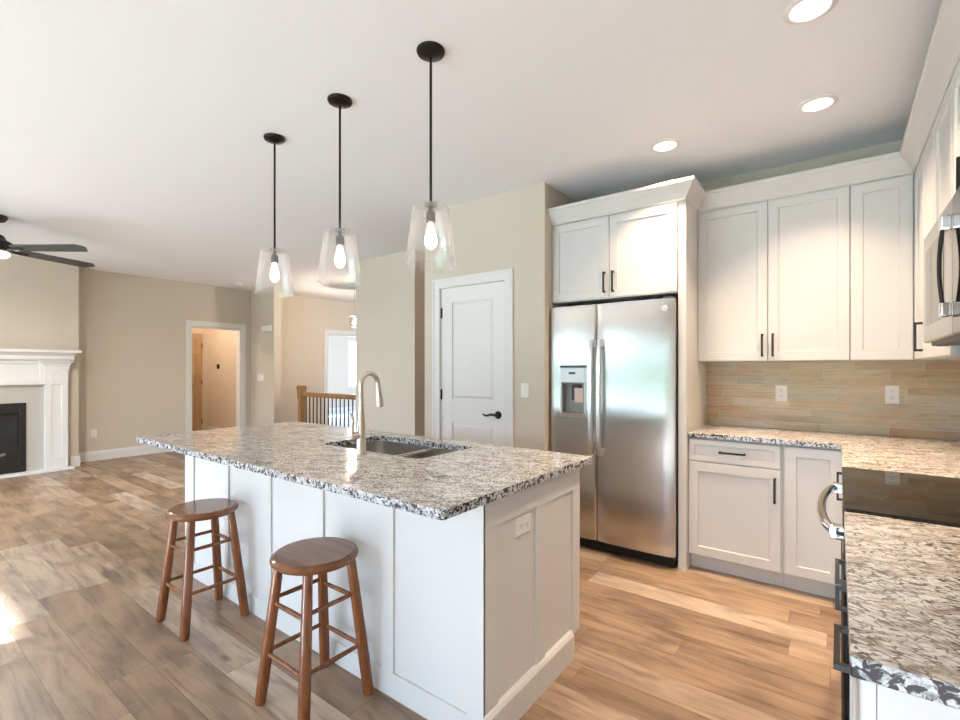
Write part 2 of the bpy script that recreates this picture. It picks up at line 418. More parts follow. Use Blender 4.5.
# free wall block between the hall and the stair
S('wall_stair', B(-5.15, -4.05, 4.08, 6.6, 0, CEIL), 'wall')
# left wall with cased opening, chimney breast
D1a, D1b = 3.42, 4.245
S('wall_left', B((XL - .13, XL, YB, D1a, 0, CEIL), (XL - .13, XL, D1b, 4.56, 0, CEIL), (XL - .13, XL, D1a, D1b, 2.035, CEIL)), 'wall')
S('wall_foyer_corner', B(XL, -7.80, 4.43, 4.56, 0, CEIL), 'wall')
S('wall_chimney', B(XL, -8.28, -.15, 1.89, 0, CEIL), 'wall')
# foyer wall with doorway
S('wall_foyer', B((-8.52, -8.40, 4.56, 5.93, 0, CEIL), (-8.52, -8.40, 6.85, 11, 0, CEIL), (-8.52, -8.40, 5.93, 6.85, 2.045, CEIL)), 'wall')
S('wall_foyer_back', B(-8.40, -2.93, 7.8, 7.92, 0, CEIL), 'wall')
# corridor beyond door_1
S('wall_corridor_back', B(-10.6, -8.712, 4.50, 4.62, 0, CEIL), 'wall')
S('wall_corridor_end', B(-10.6, -10.47, 2.6, 4.50, 0, CEIL), 'wall')
S('wall_corridor_front', B(-10.6, XL - .13, 2.5, 2.6, 0, CEIL), 'wall')
# far bedroom
S('wall_bedroom', B((-12.22, -12.1, 4.62, 9.30, 0, CEIL), (-12.22, -12.1, 10.05, 11, 0, CEIL), (-12.22, -12.1, 9.30, 10.05, 0, .75), (-12.22, -12.1, 9.30, 10.05, 2.2, CEIL)), 'wall')
S('wall_bedroom_side', B((-12.1, -10.6, 10.9, 11.0, 0, CEIL), (-9.8, -8.52, 10.9, 11, 0, CEIL), (-10.6, -9.8, 10.9, 11, 0, .4), (-10.6, -9.8, 10.9, 11, 2.3, CEIL)), 'wall')
tag(P('bedroom_carpet', B(-12.1, -8.53, 4.63, 10.89, 0.0, 0.012), 'carpet', origin=(-10.3, 7.9, 0)), 'pale carpet in the bright room beyond the far doorway', 'carpet')
# unseen wall behind the camera, window layout invented to source daylight and reflections
segs = []; x = XL
for (a, b, c0, c1) in OPENINGS:
    segs += [(x, a, YB - .15, YB, 0, CEIL), (a, b, YB - .15, YB, c1, CEIL)]
    if c0 > .1: segs.append((a, b, YB - .15, YB, 0, c0))
    x = b
segs.append((x, XR, YB - .15, YB, 0, CEIL))
S('wall_back', B(*segs), 'wall')
for i, (a, b, c0, c1) in enumerate(OPENINGS):
    bm = bmesh.new(); f = .05
    for s in ((a, b, c0, c0 + f), (a, b, c1 - f, c1), (a, a + f, c0 + f, c1 - f), (b - f, b, c0 + f, c1 - f)): box(bm, s[0], s[1], YB - .10, YB - .03, s[2], s[3])
    nm = 4 if i == 0 else 2
    for k in range(1, nm):
        xx = a + (b - a) * k / nm; box(bm, xx - .035, xx + .035, YB - .10, YB - .03, c0 + f, c1 - f)
    wo = S('window_%d' % (i + 1), bm, 'trim')
    P('pane', B(a + f, b - f, YB - .07, YB - .064, c0 + f, c1 - f), 'pane', wo)
    bm = bmesh.new(); t = .085
    for s in ((a - t, b + t, c1, c1 + t), (a - t, a, max(c0, .0), c1), (b, b + t, max(c0, 0), c1)): box(bm, s[0], s[1], YB, YB + .018, s[2], s[3])
    if c0 > .1: box(bm, a - t, b + t, YB, YB + .03, c0 - .06, c0)
    P('window_casing', bm, 'trim', wo)
bm = bmesh.new()
for s in ((9.30, 10.05, .75, .80), (9.30, 10.05, 2.15, 2.2), (9.30, 9.35, .8, 2.15), (10.0, 10.05, .8, 2.15)): box(bm, -12.19, -12.12, s[0], s[1], s[2], s[3])
S('window_4', bm, 'trim')
bm = bmesh.new()
for s in ((-10.6, -9.8, .4, .45), (-10.6, -9.8, 2.25, 2.3), (-10.6, -10.55, .45, 2.25), (-9.85, -9.8, .45, 2.25)): box(bm, s[0], s[1], 10.92, 10.98, s[2], s[3])
S('window_5', bm, 'trim')

# casings: mitred three-sided frames with a stepped profile
def casing(name, W, a0, a1, z1, wdt=.083, t=.018):
    bm = bmesh.new()
    for (p0, p1, q0, q1) in ((a0 - wdt, a0, 0, z1), (a1, a1 + wdt, 0, z1)):
        wbox(bm, W, p0, p1, q0, q1, 0, t * .7)
    wbox(bm, W, a0 - wdt, a1 + wdt, z1, z1 + wdt, 0, t * .7)
    e = .022   # thicker outer edge
    wbox(bm, W, a0 - wdt, a0 - wdt + e, 0, z1 + wdt - e, t * .7, t); wbox(bm, W, a1 + wdt - e, a1 + wdt, 0, z1 + wdt - e, t * .7, t)
    wbox(bm, W, a0 - wdt, a1 + wdt, z1 + wdt - e, z1 + wdt, t * .7, t)
    return S(name, bm, 'trim', bevel=.002)
casing('trim_1', fY(PY_), PD0 + .0, PD1 - .0, 2.05)
casing('trim_2', fXp(XL), D1a, D1b, 2.045)
casing('trim_3', fXp(-8.40), 5.93, 6.85, 2.05)
S('trim_4', B((XL - .135, XL + .002, D1a, D1a + .018, 0, 2.035), (XL - .135, XL + .002, D1b - .018, D1b, 0, 2.035), (XL - .135, XL + .002, D1a + .018, D1b - .018, 2.017, 2.035)), 'trim')
S('trim_5', B((-8.525, -8.398, 5.93, 5.948, 0, 2.045), (-8.525, -8.398, 6.832, 6.85, 0, 2.045), (-8.525, -8.398, 5.948, 6.832, 2.027, 2.045)), 'trim')
# baseboards
BP = [(0, 0), (.016, 0), (.016, .10), (.011, .125), (.006, .14), (0, .14)]
def baseboard(name, path): return S(name, sweep(bmesh.new(), path, BP), 'trim')
baseboard('baseboard_left', [(XL, D1a - .083), (XL, 1.89), (-8.28, 1.89), (-8.28, 1.80)][::-1][0:0] or [(-8.28, 1.80), (-8.28, 1.89), (XL, 1.89), (XL, D1a - .083)])
baseboard('baseboard_foyer', [(XL, D1b + .083), (XL, 4.43), (-7.80, 4.43), (-7.80, 4.56), (-8.40, 4.56), (-8.40, 5.845)])
baseboard('baseboard_stair', [(-4.05, 6.6), (-4.05, 4.08), (-5.15, 4.08), (-5.15, 6.5)][::-1])
baseboard('baseboard_pantry', [(PX0, 6.5), (PX0, PY_), (PD0 - .083, PY_)])
baseboard('baseboard_pantry_right', [(PD1 + .083, PY_), (PX1, PY_), (PX1, PY_ + .05)])
baseboard('baseboard_corridor', [(-10.47, 2.65), (-10.47, 3.35), ])
baseboard('baseboard_corridor_back', [(-10.45, 4.50), (-8.72, 4.50)])
baseboard('baseboard_bedroom', [(-12.1, 5.0), (-12.1, 10.9), (-8.53, 10.9)])
baseboard('baseboard_living', [(XL, -4.3), (XL, -.15), (-8.28, -.15), (-8.28, -.04)])

# doors
def hinge(parent, W, a, z):
    bm = bmesh.new(); wbox(bm, W, a - .009, a + .009, z - .045, z + .045, .0, .004)
    c = W(a, .008, z - .045); lathe(bm, c, [(.006, 0), (.006, .09)], 10)
    P('hinge', bm, 'black', parent)
def lever(parent, W, a, z, d, mat='black'):
    bm = bmesh.new(); c = W(a, 0, z); n = (W(a, 1, z) - c)
    tube(bm, [c, c + n * .006], .032, 24); tube(bm, [c + n * .006, c + n * .012], [.032, .026], 24)
    t = (W(a + d, 0, z) - c)
    tube(bm, [c + n * .01, c + n * .045], .011, 12)
    up = Vector((0, 0, 1))
    tube(bm, [c + n * .045 - t * .008, c + n * .048 + t * .03 + up * .006, c + n * .048 + t * .06 + up * .002, c + n * .046 + t * .09 - up * .008, c + n * .044 + t * .115 - up * .002, c + n * .044 + t * .128 + up * .006], [.011, .0105, .009, .0085, .0075, .005], 10)
    P('door_handle', bm, mat, parent, smooth=40)
def panel_door(name, W, a0, a1, z0, z1, rows, cols, mat, t=.035, stile=.11, structure=True):
    """slab with recessed field and raised panels; rows = [(z0,z1)..] of panels, cols = number"""
    bm = bmesh.new()
    wbox(bm, W, a0, a1, z0, z1, -t, -.010)
    wbox(bm, W, a0, a0 + stile, z0, z1, -.010, 0); wbox(bm, W, a1 - stile, a1, z0, z1, -.010, 0)
    zs = [z0] + [q for r in rows for q in r] + [z1]
    for i in range(0, len(zs), 2): wbox(bm, W, a0 + stile, a1 - stile, zs[i], zs[i + 1], -.010, 0)
    cw = (a1 - a0 - 2 * stile)
    inner = [(a0 + stile, a1 - stile)]
    if cols == 2:
        mid = (a0 + a1) / 2; ms = stile * .45
        for r in rows: wbox(bm, W, mid - ms, mid + ms, r[0], r[1], -.010, 0)
        inner = [(a0 + stile, mid - ms), (mid + ms, a1 - stile)]
    for r in rows:
        for (p, q) in inner:
            g = .028
            rings(bm, W, [(p + .004, q - .004, r[0] + .004, r[1] - .004, -.011), (p + .010, q - .010, r[0] + .010, r[1] - .010, -.009), (p + g, q - g, r[0] + g, r[1] - g, -.002)])
    o = P(name, bm, mat); o['kind'] = 'structure' if structure else 'structure'
    return o
WP = fY(PY_ + .012)
d2 = panel_door('door_2', WP, PD0 + .003, PD1 - .003, .012, 2.045, [(.24, .86), (1.07, 1.92)], 1, 'door', stile=.125)
S('trim_6', B((PD0 - .001, PD0 + .003, PY_ - .001, PY_ + .12, 0, 2.055), (PD1 - .003, PD1 + .001, PY_ - .001, PY_ + .12, 0, 2.055)), 'trim')
for z in (.22, 1.105, 1.83): hinge(d2, WP, PD0 + .006, z)
lever(d2, WP, PD1 - .075, .955, -1)
WH = fXp(-10.45)
d3 = panel_door('door_3', WH, 3.62, 4.375, .012, 2.045, [(.22, .80), (.98, 1.62), (1.72, 1.93)], 2, 'oak_door', stile=.11)
for z in (.25, 1.05, 1.8): hinge(d3, WH, 4.37, z)
lever(d3, WH, 4.17, .98, -1)
WQ = fXp(-10.445)

# ------------------------------------------------------------------ kitchen island
IX0, IX1, IY0, IY1 = -3.423, -.985, 1.328, 2.10
isl = empty('kitchen_island', (-2.2, 1.7, 0), 'long white panelled kitchen island standing in the room on the plank floor', 'kitchen island')
P('body', B((IX0 + .012, IX1 - .012, IY0 + .012, IY1 - .02, .10, .60), (IX0 + .012, IX1 - .012, IY0 + .012, IY1 - .085, 0, .10), (IX0 + .012, -2.38, IY0 + .012, IY1 - .02, .60, .88), (-1.53, IX1 - .012, IY0 + .012, IY1 - .02, .60, .88),
   (-2.38, -1.53, IY0 + .012, IY0 + .10, .60, .88)), 'cab', isl)
# stool side: board with battens
def panelled(W, a0, a1, z0, z1, bats, rail_t, rail_b, t=.012):
    bm = bmesh.new(); wbox(bm, W, a0, a1, z0, z1, 0, .002)
    wbox(bm, W, a0, a1, z1 - rail_t, z1, .002, t); wbox(bm, W, a0, a1, z0, z0 + rail_b, .002, t)
    for (p, q) in bats: wbox(bm, W, p, q, z0 + rail_b, z1 - rail_t, .002, t)
    return bm
bw = .07
bats = [(IX0, -3.298)] + [(x - bw, x) for x in (-2.832, -2.372, -1.915, -1.442)] + [(IX1 - .075, IX1)]
P('stool_side_panel', panelled(fY(IY0 + .012), IX0, IX1, .0, .882, bats, .02, .10), 'cab', isl, bevel=.0012)
P('end_panel', panelled(fXp(IX1 - .012), IY0 + .001, IY1, .1, .882, [(IY0 + .001, 1.42), (1.693, 1.765), (2.03, IY1)], .11, .02), 'cab', isl, bevel=.0012)
P('end_panel', panelled(lambda a, o, z: Vector((IX0 + .012 - o, a, z)), IY0 + .001, IY1, .1, .882, [(IY0 + .001, 1.42), (1.693, 1.765), (2.03, IY1)], .11, .02), 'cab', isl, bevel=.0012)
P('base_trim', sweep(bmesh.new(), [(IX1, IY0 + .004), (IX1, 2.012)], [(-.012, 0), (.014, 0), (.014, .108), (.006, .12), (0, .124), (-.012, .124)]), 'cab', isl)
# kitchen side doors
WI = fYp(IY1 - .02)
for (a, b) in ((-3.40, -2.94), (-2.93, -2.42), (-2.40, -1.96), (-1.95, -1.50), (-1.49, -1.01)):
    dd = P('door', shaker(WI, a, b, .115, .865), 'cab', isl)
    pull(dd, WI, b - .03, .74)
# granite top with sink cut-out
SX0, SX1, SY0, SY1 = -2.325, -1.565, 1.60, 2.035
top = slab(rrect(-3.48, -.945, 1.07, 2.16, .012, 3), .882, .914, rrect(SX0, SX1, SY0, SY1, .045, 5))
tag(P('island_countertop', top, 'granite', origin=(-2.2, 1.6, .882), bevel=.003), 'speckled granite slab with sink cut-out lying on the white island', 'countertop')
# sink
snk = empty('kitchen_sink', (-1.95, 1.82, .70), 'stainless double bowl undermount sink set into the island granite', 'sink')
def bowl(x0, x1, y0, y1, depth, r=.055):
    bm = bmesh.new(); rows = []
    zt = .880
    spec = [(0.012, zt - .002), (0.0, zt), (0.0, zt - depth + .03), (-.006, zt - depth + .012), (-.03, zt - depth), (-.10, zt - depth - .003)]
    for off, z in spec:
        L = rrect(x0 - off, x1 + off, y0 - off, y1 + off, max(.02, r + off * .6), 6)
        rows.append([bm.verts.new((x, y, z)) for x, y in L])
    k = len(rows[0])
    for i in range(len(rows) - 1):
        for j in range(k): bm.faces.new((rows[i][j], rows[i][(j + 1) % k], rows[i + 1][(j + 1) % k], rows[i + 1][j]))
    bm.faces.new(rows[-1])
    return bm
for (x0, x1, dp) in ((SX0 - .006, -1.868, .20), (-1.842, SX1 + .006, .20)):
    bo = P('bowl', bowl(x0, x1, SY0 - .006, SY1 + .006, dp), 'sink', snk, smooth=50)
    cx = (x0 + x1) / 2
    P('drain', lathe(bmesh.new(), (cx, 1.84, .674), [(.045, 0), (.045, .006), (.036, .008), (.030, .004), (.002, .003)], 24), 'chrome', bo, smooth=40)
P('divider', B(-1.869, -1.841, SY0 - .004, SY1 + .004, .80, .878), 'sink', snk, bevel=.005)
# faucet
FX, FY_ = -1.90, 1.537
fa = empty('kitchen_faucet', (FX, FY_, .914), 'tall brushed nickel pull-down faucet standing on the island at the sink', 'faucet')
P('base', lathe(bmesh.new(), (FX, FY_, .914), [(.028, 0), (.028, .006), (.024, .012), (.023, .10), (.021, .14), (.017, .20), (.0145, .24)], 24), 'nickel', fa, smooth=40)
arc = [(FX, FY_, 1.13)]; R = .055
for i in range(0, 13):
    a = math.pi - math.radians(15 * i * .97); arc.append((FX + 0.0, FY_ + R + R * math.cos(a) * 1.0, 1.255 + .058 * math.sin(a)))
P('spout', tube(bmesh.new(), arc, [.0145] + [.0125] * (len(arc) - 1), 16), 'nickel', fa, smooth=60)
ex, ey, ez = arc[-1]
P('spray_head', tube(bmesh.new(), [(ex, ey, ez), (ex, ey + .004, ez - .04), (ex, ey + .010, ez - .085), (ex, ey + .013, ez - .118), (ex, ey + .0135, ez - .122)], [.013, .0155, .0185, .020, .014], 18), 'nickel', fa, smooth=50)
lv = P('lever', tube(bmesh.new(), [(FX, FY_ - .015, 1.005), (FX, FY_ - .05, 1.005), (FX, FY_ - .058, 1.005)], [.018, .018, .012], 16), 'nickel', fa, smooth=50)
P('lever_arm', tube(bmesh.new(), [(FX, FY_ - .048, 1.01), (FX, FY_ - .055, 1.045), (FX, FY_ - .05, 1.075), (FX, FY_ - .055, 1.105), (FX, FY_ - .066, 1.118)], [.010, .009, .0075, .007, .004], 12), 'nickel', lv, smooth=60)

# ------------------------------------------------------------------ outlets and switches
def outlet(name, W, a, z, label, gang=1, kind='outlet', horizontal=False, group=None, cat=None):
    """a wall plate with its receptacles or rocker"""
    c = W(a, 0, z); e = empty(name, c, label, cat or ('outlet' if kind == 'outlet' else 'light switch'), group)
    w_, h_ = (.114, .072) if horizontal else (.07 + .046 * (gang - 1), .114)
    pl = P('plate', rings(bmesh.new(), W, [(a - w_ / 2, a + w_ / 2, z - h_ / 2, z + h_ / 2, .0005), (a - w_ / 2, a + w_ / 2, z - h_ / 2, z + h_ / 2, .003), (a - w_ / 2 + .004, a + w_ / 2 - .004, z - h_ / 2 + .004, z + h_ / 2 - .004, .006)]), 'plate', e)
    if kind == 'outlet':
        for s in (-1, 1):
            ca, cz = (a + s * .0195, z) if horizontal else (a, z + s * .0195)
            rc = P('receptacle', rings(bmesh.new(), W, [(ca - .016, ca + .016, cz - .0135, cz + .0135, .0055), (ca - .015, ca + .015, cz - .0125, cz + .0125, .0085)]), 'plate', e)
            bm = bmesh.new()
            for d in (-.006, .006): wbox(bm, W, ca + d - .0012, ca + d + .0012, cz - .002, cz + .007, .008, .009)
            wbox(bm, W, ca - .002, ca + .002, cz - .0095, cz - .006, .008, .009)
            P('slots', bm, 'slot', rc)
    else:
        for k in range(gang):
            ca = a + (k - (gang - 1) / 2) * .046
            P('rocker', rings(bmesh.new(), W, [(ca - .0165, ca + .0165, z - .033, z + .033, .0055), (ca - .0155, ca + .0155, z - .032, z + .032, .0095)]), 'plate', e)
    return e
outlet('wall_outlet', fXp(IX1 - .009), 1.600, .722, 'white double outlet plate on the end panel of the island', horizontal=True)
outlet('wall_outlet', fY(YK - .010), -.317, 1.163, 'white outlet on the tan tile backsplash, nearer the fridge', cat='outlet')
outlet('wall_outlet', fY(YK - .010), .270, 1.173, 'white outlet on the tan tile backsplash, nearer the range corner', cat='outlet')
outlet('wall_outlet', fXp(XL), 2.127, .39, 'white outlet low on the beige wall beside the fireplace')
outlet('light_switch', fY(PY_), -1.962, 1.165, 'single white light switch beside the white pantry door', kind='switch')
outlet('light_switch', fY(4.43), -8.243, 1.165, 'white light switch plate on the short wall beside the cased opening', gang=4, kind='switch')
P_ = fY(4.43)
tag(P('door_chime', rings(bmesh.new(), P_, [(-8.15, -7.86, 1.98, 2.08, .001), (-8.15, -7.86, 1.98, 2.08, .03), (-8.14, -7.87, 1.99, 2.07, .04)]), 'plate', origin=(-8.0, 4.43, 1.98)), 'white rectangular chime box high on the short wall above the switch', 'door chime')
th = empty('thermostat', (-10.0, 4.50, 1.37), 'black oval thermostat on a white plate inside the cased opening', 'thermostat')
W_ = fY(4.50); tx = -9.97
th.location = (tx, 4.50, 1.37); ORI[th] = Vector((tx, 4.50, 1.37))
P('plate', rings(bmesh.new(), W_, [(tx - .065, tx + .065, 1.30, 1.44, .001), (tx - .06, tx + .06, 1.305, 1.435, .012)]), 'plate', th)
bm = bmesh.new(); lathe(bm, (tx, 4.49, 1.37), [(.046, 0), (.046, -.02), (.040, -.026)], 24, axis='y')
for v in bm.verts: v.co.z = 1.37 + (v.co.z - 1.37) * 1.15
P('dial', bm, 'black', th, smooth=40)

# ------------------------------------------------------------------ fridge enclosure and wall cabinets
YC = 3.32          # fridge cabinet face
YU = 3.66          # upper carcass face (doors at 3.64)
XU = .365          # right upper carcass face (doors at .345)
UB, UT = 1.385, 2.45
fc = empty('fridge_surround_cabinet', (-1.31, 3.7, 0), 'white two-door cabinet and side panels built around the steel refrigerator', 'cabinet')
P('body', B(-1.783, -.8505, YC + .001, YK - .002, 1.845, UT), 'cab', fc)
P('side_panel', B(-.85, -.80, YC, YK - .002, 0, UT), 'cab', fc, bevel=.001)
WC = fY(YC)
a = P('door', shaker(WC, -1.779, -1.322, 1.852, 2.44), 'cab', fc); pull(a, WC, -1.352, 1.96)
a = P('door', shaker(WC, -1.317, -.852, 1.852, 2.44), 'cab', fc); pull(a, WC, -1.287, 1.96)
def upper(name, W, lab, ax, dr, handles, z0=UB, z1=UT, body=None):
    e = empty(name, body[0], lab, 'cabinet')
    P('body', B(*body[1]), 'cab', e)
    for (p, q), h in zip(dr, handles):
        d_ = P('door', shaker(W, p, q, z0 + .004, z1 - .008), 'cab', e)
        if h is not None: pull(d_, W, h[0], h[1])
    return e
WU = fY(YU)
upper('upper_cabinet', WU, 'white two-door wall cabinet over the tan backsplash beside the fridge panel', 'x', [(-.797, -.372), (-.368, .055)], [(-.40, 1.49), (-.34, 1.49)], body=((-.37, 3.8, UB), [(-.799, .056, YU, YK - .001, UB, UT)]))
upper('upper_cabinet', WU, 'white single-door wall cabinet in the corner, without a visible handle', 'x', [(.060, .342)], [None], body=((.2, 3.8, UB), [(.058, XR - .001, YU, YK - .001, UB, UT)]))
WR = fX(XU)
upper('upper_cabinet', WR, 'white wall cabinet on the right wall, between the corner and the microwave', 'y', [(3.345, 3.635), (2.945, 3.34), (2.545, 2.94)], [None, (3.30, 1.50), (2.58, 1.50)], body=((.5, 3.1, UB), [(XU, XR - .001, 2.542, 3.655, UB, UT)]))
upper('upper_cabinet', WR, 'short white cabinet mounted above the microwave', 'y', [(2.167, 2.535), (1.79, 2.162)], [(2.20, 1.96), (2.13, 1.96)], z0=1.85, body=((.5, 2.1, 1.85), [(XU, XR - .001, 1.787, 2.538, 1.85, UT)]))
upper('upper_cabinet', WR, 'white wall cabinet on the right wall nearest the camera', 'y', [(1.34, 1.78), (.895, 1.335)], [(1.37, 1.50), (1.30, 1.50)], body=((.5, 1.3, UB), [(XU, XR - .001, .89, 1.783, UB, UT)]))
CP = [(.0005, 0), (.002, 0), (.004, .014), (.012, .024), (.030, .052), (.052, .082), (.060, .094), (.068, .098), (.068, .118), (.0005, .118)]
tag(P('crown_molding', sweep(bmesh.new(), [(-1.783, YC - .02), (-.80, YC - .02), (-.80, YU - .02), (XU - .02, YU - .02), (XU - .02, .89)], CP, z=UT - .004), 'cab', origin=(-.5, 3.6, UT)), 'white crown molding running along the tops of the wall cabinets', 'crown molding')

# refrigerator
FXa, FXm, FXb, FY0 = -1.770, -1.394, -.857, 3.250
fr = empty('refrigerator', (-1.31, 3.6, 0), 'stainless side-by-side refrigerator with water dispenser between white panels', 'refrigerator')
P('body', B(-1.764, -.862, FY0 + .055, 3.91, .06, 1.775), 'graphite', fr)
def bowed(x0, x1, z0, z1, y, bow=.014, t=.05, n=14, cx=None, hw=None):
    bm = bmesh.new(); F = []; Bk = []
    for i in range(n + 1):
        x = x0 + (x1 - x0) * i / n; s = (x - (x0 + x1) / 2) / ((x1 - x0) / 2)
        yy = y - bow * (1 - s * s) + (.010 if abs(s) > .999 else 0)
        F.append((x, yy)); Bk.append((x, y + t))
    L = F + Bk[::-1]
    lo = [bm.verts.new((p[0], p[1], z0)) for p in L]; hi = [bm.verts.new((p[0], p[1], z1)) for p in L]
    k = len(L)
    for i in range(k): bm.faces.new((lo[i], lo[(i + 1) % k], hi[(i + 1) % k], hi[i]))
    bm.faces.new(lo[::-1]); bm.faces.new(hi)
    return bm
DX0, DX1, DZ0, DZ1 = -1.674, -1.474, .995, 1.345
# freezer door built around the dispenser recess
def bow_y(x, x0, x1, y, bow=.014):
    s = (x - (x0 + x1) / 2) / ((x1 - x0) / 2); return y - bow * (1 - s * s)
def door_with_hole():
    bm = bmesh.new(); x0, x1, z0, z1 = FXa, FXm - .003, .095, 1.80
    xs = [x0] + [x0 + .012, x0 + .04] + [DX0 + .012] + [DX0 + (DX1 - DX0) * k / 4 for k in (1, 2, 3)] + [DX1 - .012] + [DX1 + .03, DX1 + .06, x1 - .012, x1]
    zs = [z0, DZ0 + .012, DZ1 - .115, z1]
    V = {}
    for i, x in enumerate(xs):
        for j, z in enumerate(zs):
            y = bow_y(x, x0, x1, FY0) + (.008 if i in (0, len(xs) - 1) else 0)
            V[i, j] = bm.verts.new((x, y, z))
    for i in range(len(xs) - 1):
        for j in range(3):
            if j == 1 and xs[i] >= DX0 and xs[i + 1] <= DX1: continue
            bm.faces.new((V[i, j], V[i + 1, j], V[i + 1, j + 1], V[i, j + 1]))
    es = [e for e in bm.edges if e.is_boundary]
    r = bmesh.ops.extrude_edge_only(bm, edges=es)
    for v in [g for g in r['geom'] if isinstance(g, bmesh.types.BMVert)]: v.co.y = FY0 + .05
    return bm
fd = P('freezer_door', door_with_hole(), 'steel', fr, smooth=30)
rd = P('fridge_door', bowed(FXm + .003, FXb, .095, 1.80, FY0), 'steel', fr, smooth=30)
dp = P('dispenser', B((DX0 - .002, DX1 + .002, 3.232, 3.25, DZ1 - .115, DZ1), (DX0 - .004, DX0 + .012, 3.230, 3.25, DZ0, DZ1 - .115), (DX1 - .012, DX1 + .004, 3.230, 3.25, DZ0, DZ1 - .115)), 'grey_metal', fd, bevel=.004)
P('dispenser_recess', B((DX0 + .0125, DX1 - .0125, 3.288, 3.298, DZ0 + .013, DZ1 - .116), (DX0 + .0125, DX0 + .016, 3.24, 3.288, DZ0 + .013, DZ1 - .116), (DX1 - .016, DX1 - .0125, 3.24, 3.288, DZ0 + .013, DZ1 - .116), (DX0 + .016, DX1 - .016, 3.24, 3.288, DZ1 - .125, DZ1 - .116)), 'grey_plastic', fd)
bm = bmesh.new()
L = [(DX0 - .012 + (DX1 - DX0 + .024) * i / 12, 3.236 - .036 * math.sin(math.pi * i / 12)) for i in range(13)] + [(DX1 + .012, 3.252), (DX0 - .012, 3.252)]
lo = [bm.verts.new((x, y, DZ0 - .02 + .0)) for x, y in L]; hi = [bm.verts.new((x, y, DZ0 + .012)) for x, y in L]
for i in range(len(L)): bm.faces.new((lo[i], lo[(i + 1) % len(L)], hi[(i + 1) % len(L)], hi[i]))
bm.faces.new(lo[::-1]); bm.faces.new(hi)
for v in lo: v.co.y = v.co.y + (3.252 - v.co.y) * .35
P('drip_tray', bm, 'grey_metal', fd)
bm = bmesh.new()
L = [(DX0 - .006 + (DX1 - DX0 + .012) * i / 12, 3.236 - .016 * math.sin(math.pi * i / 12)) for i in range(13)] + [(DX1 + .006, 3.252), (DX0 - .006, 3.252)]
lo = [bm.verts.new((x, y, DZ1 - .002)) for x, y in L]; hi = [bm.verts.new((x, y, DZ1 + .014)) for x, y in L]
for i in range(len(L)): bm.faces.new((lo[i], lo[(i + 1) % len(L)], hi[(i + 1) % len(L)], hi[i]))
bm.faces.new(lo[::-1]); bm.faces.new(hi)
P('dispenser_hood', bm, 'graphite', fd)
P('display', B(-1.604, -1.552, 3.2290, 3.2322, 1.293, 1.310), 'blue_lcd', fd)
P('paddle', B((-1.60, -1.52, 3.268, 3.276, 1.10, 1.215), (-1.585, -1.535, 3.255, 3.286, 1.195, 1.22)), 'graphite', fd, bevel=.003)
tag(P('paper_leaflet', B(-1.568, -1.500, 3.2520, 3.2535, 1.085, 1.192), 'paper', origin=(-1.534, 3.253, 1.085)), 'small pale paper leaflet tucked in the refrigerator water dispenser', 'leaflet')
def fhandle(x, door):
    n = 14; pts = []
    bm = bmesh.new(); zA, zB = .712, 1.545
    rows = []
    for i in range(n + 1):
        s = i / n; z = zA + (zB - zA) * s; o = FY0 - .018 - .034 * (math.sin(math.pi * s) ** .35)
        rows.append([bm.verts.new((x + dx, o + dy, z)) for dx, dy in ((-.017, .008), (-.012, -.006), (.012, -.006), (.017, .008))])
    for i in range(n):
        for j in range(4): bm.faces.new((rows[i][j], rows[i][(j + 1) % 4], rows[i + 1][(j + 1) % 4], rows[i + 1][j]))
    bm.faces.new(rows[0][::-1]); bm.faces.new(rows[-1])
    for z in (zA, zB - .05): box(bm, x - .016, x + .016, FY0 - .024, FY0 + .004, z - .002, z + .052)
    P('handle', bm, 'steel_v', door, smooth=30)
fhandle(FXm - .030, fd); fhandle(FXm + .033, rd)
bm = lathe(bmesh.new(), (-.915, FY0 + .001, 1.735), [(.021, 0), (.021, -.010), (.018, -.012)], 28, axis='y')
bd = P('badge', bm, 'steel_v', rd, smooth=30, label='small round metal emblem')
bm = bmesh.new()   # ring and scroll strokes of the round emblem
def ring(cx, cz, r, t, y, a0=0, a1=360, n=28):
    pr = None
    for i in range(n + 1):
        a = math.radians(a0 + (a1 - a0) * i / n)
        q = [bm.verts.new((cx + rr * math.cos(a), yy, cz + rr * math.sin(a))) for rr, yy in ((r - t, y), (r + t, y), (r + t, y + .0012), (r - t, y + .0012))]
        if pr:
            for j in range(4): bm.faces.new((pr[j], pr[(j + 1) % 4], q[(j + 1) % 4], q[j]))
        pr = q
yb = FY0 - .0122
ring(-.915, 1.735, .0155, .0008, yb); ring(-.921, 1.737, .0052, .0007, yb, 40, 330); ring(-.909, 1.738, .0042, .0007, yb, 30, 300); ring(-.909, 1.7305, .0045, .0007, yb, 60, 330); ring(-.920, 1.729, .004, .0007, yb, 180, 400)
P('emblem_lines', bm, 'graphite', bd)
P('kick_grille', B((-1.76, -.866, FY0 + .06, FY0 + .10, .012, .085), *[(-1.75, -.876, FY0 + .055, FY0 + .06, .02 + k * .014, .026 + k * .014) for k in range(4)]), 'dark', fr)
for x in (-1.70, -.90): P('foot', lathe(bmesh.new(), (x, FY0 + .12, 0), [(.02, 0), (.02, .012), (.012, .06)], 12), 'dark', fr)
for x in (-1.76, -.93): P('top_hinge', B(x, x + .06, FY0 + .02, FY0 + .10, 1.8, 1.815), 'graphite', fr)

